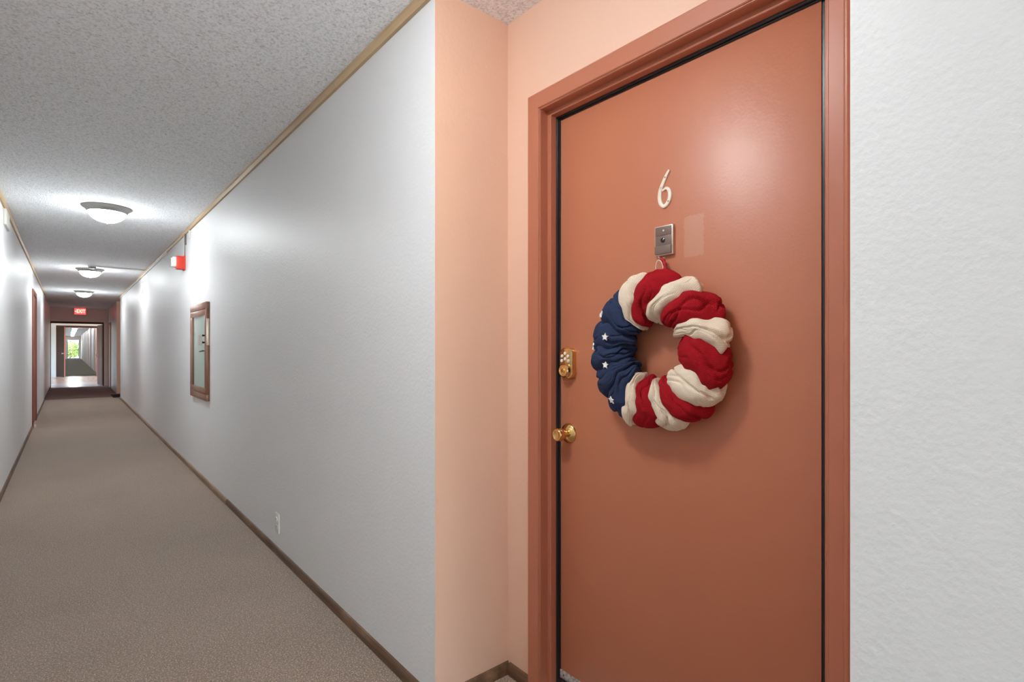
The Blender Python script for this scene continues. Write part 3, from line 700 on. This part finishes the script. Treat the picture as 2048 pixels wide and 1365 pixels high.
# ------------------------------------------------------------------ far doorway, exit sign
f1 = struct(empty('trim_9', (.25, YD, 0)), 'dark brown frame of the doorway under the exit sign', 'door frame')
bx('head', XL + .002, .953, YD - .015, YD + .15, 2.172, 2.234, 'darkframe', f1); bx('jamb', .915, .954, YD - .015, YD + .15, 0, 2.171, 'darkframe', f1); bx('jamb', XL + .002, XL + .02, YD - .015, YD + .15, 0, 2.171, 'darkframe', f1)
rebase(f1)
def leaf(name, hinge, far, h, m, edge, label):
    a = Vector(hinge); b = Vector(far); d = (b - a); L = d.length; rz = math.atan2(d.y, d.x)
    r = struct(empty(name, (a.x, a.y, 0)), label, 'door'); r.rotation_euler = (0, 0, rz)
    bx('leaf', 0, L, -.022, .022, .012, h, [m, edge], r, bev=0, only={1: 1, 0: 1})
    for s in (1, -1):
        bm = bmesh.new(); lathe(bm, [(.026, 0), (.02, .006), (.012, .012), (.012, .035), (.026, .045), (.026, .06), (0, .066)], 16, Matrix(((1, 0, 0, L - .08), (0, 0, s, s * .022), (0, 1, 0, 1.08), (0, 0, 0, 1)))); obj('handle', bm, 'alu', r, True)
    return r
leaf('door_5', (.925, YD + .19), (.83, 24.6), 2.16, 'darkframe', 'redbrown', 'dark brown door leaf standing open in the first far doorway')
leaf('door_6', (-.405, YL2 - .05), (-.13, 31.05), 2.27, 'darkdoor', 'redbrown', 'dark door leaf standing open at the second doorway')
f2 = struct(empty('trim_10', (.3, YL2, 0)), 'brown frame of the second doorway beyond the lobby', 'door frame')
bx('head', -.438, 1.113, YL2 - .02, YL2 + .16, 2.28, 2.369, 'darkframe', f2); bx('jamb', 1.02, 1.113, YL2 - .02, YL2 + .16, 0, 2.279, 'redbrown', f2); bx('jamb', -.438, -.40, YL2 - .02, YL2 + .16, 0, 2.279, 'redbrown', f2)
rebase(f2)
struct(bx('trim_11', XL + .003, 1.079, YD - .02, YD, 2.485, 2.51, 'mauve'), 'thin ledge across the mauve header wall', 'trim')
struct(bx('trim_12', -.18, 1.078, YD - .045, YD - .002, 2.675, 2.705, 'race'), 'pale conduit along the top of the header wall', 'trim')
struct(bx('baseboard_lobby', -4.0, -.44, YL2 - .016, YL2, 0, .1, 'wall'), 'white lobby baseboard left of the second doorway', 'baseboard')
ex = tag(empty('exit_sign', (.305, YD - .07, 2.47)), 'lit red exit sign above the far doorway', 'exit sign')
bx('housing', .143, .467, YD - .10, YD - .03, 2.475, 2.70, 'exitbox', ex, bev=.008)
bx('sign_face', .153, .457, YD - .104, YD - .1005, 2.485, 2.69, 'exitface', ex)
cu = bpy.data.curves.new('exit_text', 'FONT'); cu.body = 'EXIT'; cu.size = .165; cu.align_x = 'CENTER'; cu.align_y = 'CENTER'; cu.extrude = .002; cu.space_character = 1.05; cu.offset = .004
to = bpy.data.objects.new('tmp', cu); COL.objects.link(to); bpy.context.view_layer.update()
me = bpy.data.meshes.new_from_object(to.evaluated_get(bpy.context.evaluated_depsgraph_get())); bpy.data.objects.remove(to)
me.transform(Matrix.Translation((.325, YD - .106, 2.588)) @ Matrix.Rotation(PI / 2, 4, 'X') @ Matrix.Diagonal((.66, 1, 1, 1)))
me.materials.clear(); me.materials.append(M['exittext']); link('lettering', me, ex)
bm = bmesh.new(); prism(bm, [(-.022, 0), (.012, .03), (.012, .014), (.012, -.014), (.012, -.03)], Matrix(((1, 0, 0, .182), (0, 0, -1, YD - .104), (0, 1, 0, 2.588), (0, 0, 0, 1))), .003); obj('arrow', bm, 'exittext', ex)
rebase(ex)

# ------------------------------------------------------------------ glass exit door and garden beyond
d7 = struct(empty('door_7', (.42, YE, 0)), 'glass exit door with greenery behind at the corridor end', 'door')
bm = bmesh.new()
box(bm, -.138, -.06, YE + .03, YE + .09, 0, 2.298); box(bm, .91, .988, YE + .03, YE + .09, 0, 2.298); box(bm, -.06, .91, YE + .03, YE + .09, 2.2, 2.298); box(bm, -.06, .91, YE + .03, YE + .09, 0, .09)
obj('door_frame', bm, 'ring', d7)
bx('glass_pane', -.06, .91, YE + .055, YE + .063, .09, 2.2, 'glass', d7)
bx('push_bar', -.06, .91, YE - .01, YE + .03, 1.0, 1.04, 'ring', d7)
rebase(d7)
struct(bx('ground', -14, 16, YE + .15, YE + 30, -.14, -.02, 'earth'), 'pale sunlit path outside the glass exit door', 'ground')
def bush(x, y, rx, rz, n, label, mats, seed):
    rnd = random.Random(seed)
    r = tag(empty('bush', (x, y, -.02)), label, 'bush', 'bushes outside the exit door')
    bm = bmesh.new()
    for k in range(n):
        t = rnd.random() * 2 * PI; u = rnd.uniform(-.95, 1); q = rnd.random() ** .33
        c = Vector((rx * q * math.sqrt(1 - u * u) * math.cos(t), rx * q * math.sqrt(1 - u * u) * math.sin(t), rz * (1 + u * q)))
        s = rnd.uniform(.06, .13); a = Vector((rnd.gauss(0, 1), rnd.gauss(0, 1), rnd.gauss(0, 1))).normalized(); b = a.orthogonal().normalized(); d = a.cross(b)
        vs_ = [bm.verts.new(c + b * s), bm.verts.new(c + d * s * .5 + a * s * .1), bm.verts.new(c - b * s), bm.verts.new(c - d * s * .5 + a * s * .1)]
        f_ = bm.faces.new(vs_); f_.material_index = rnd.choice((0, 0, 1, 2))
    o = obj('foliage', bm, mats, r); o['kind'] = 'stuff'
    bm = bmesh.new()
    for k in range(5):
        t = k * 1.3; tube(bm, [(0, 0, 0), (.2 * rx * math.cos(t), .2 * rx * math.sin(t), rz * .5), (.5 * rx * math.cos(t), .5 * rx * math.sin(t), rz * 1.3)], [.04, .03, .012], 6)
    obj('stem', bm, 'bark', r)
bush(.15, 84.5, 1.1, 1.0, 1400, 'leafy green bush left of centre behind the glass exit door', ['leafA', 'leafC', 'leafB'], 1)
bush(3.1, 85.6, 1.4, 1.2, 1600, 'leafy bush to the right behind the glass exit door', ['leafC', 'leafA', 'leafB'], 2)
bush(-2.9, 86.0, 1.5, 1.25, 1600, 'leafy bush to the left behind the glass exit door', ['leafA', 'leafC', 'leafB'], 3)
bush(.5, 90.5, 2.4, 1.15, 2600, 'tall yellowish bush farthest behind the glass exit door', ['leafB', 'leafA', 'leafC'], 4)
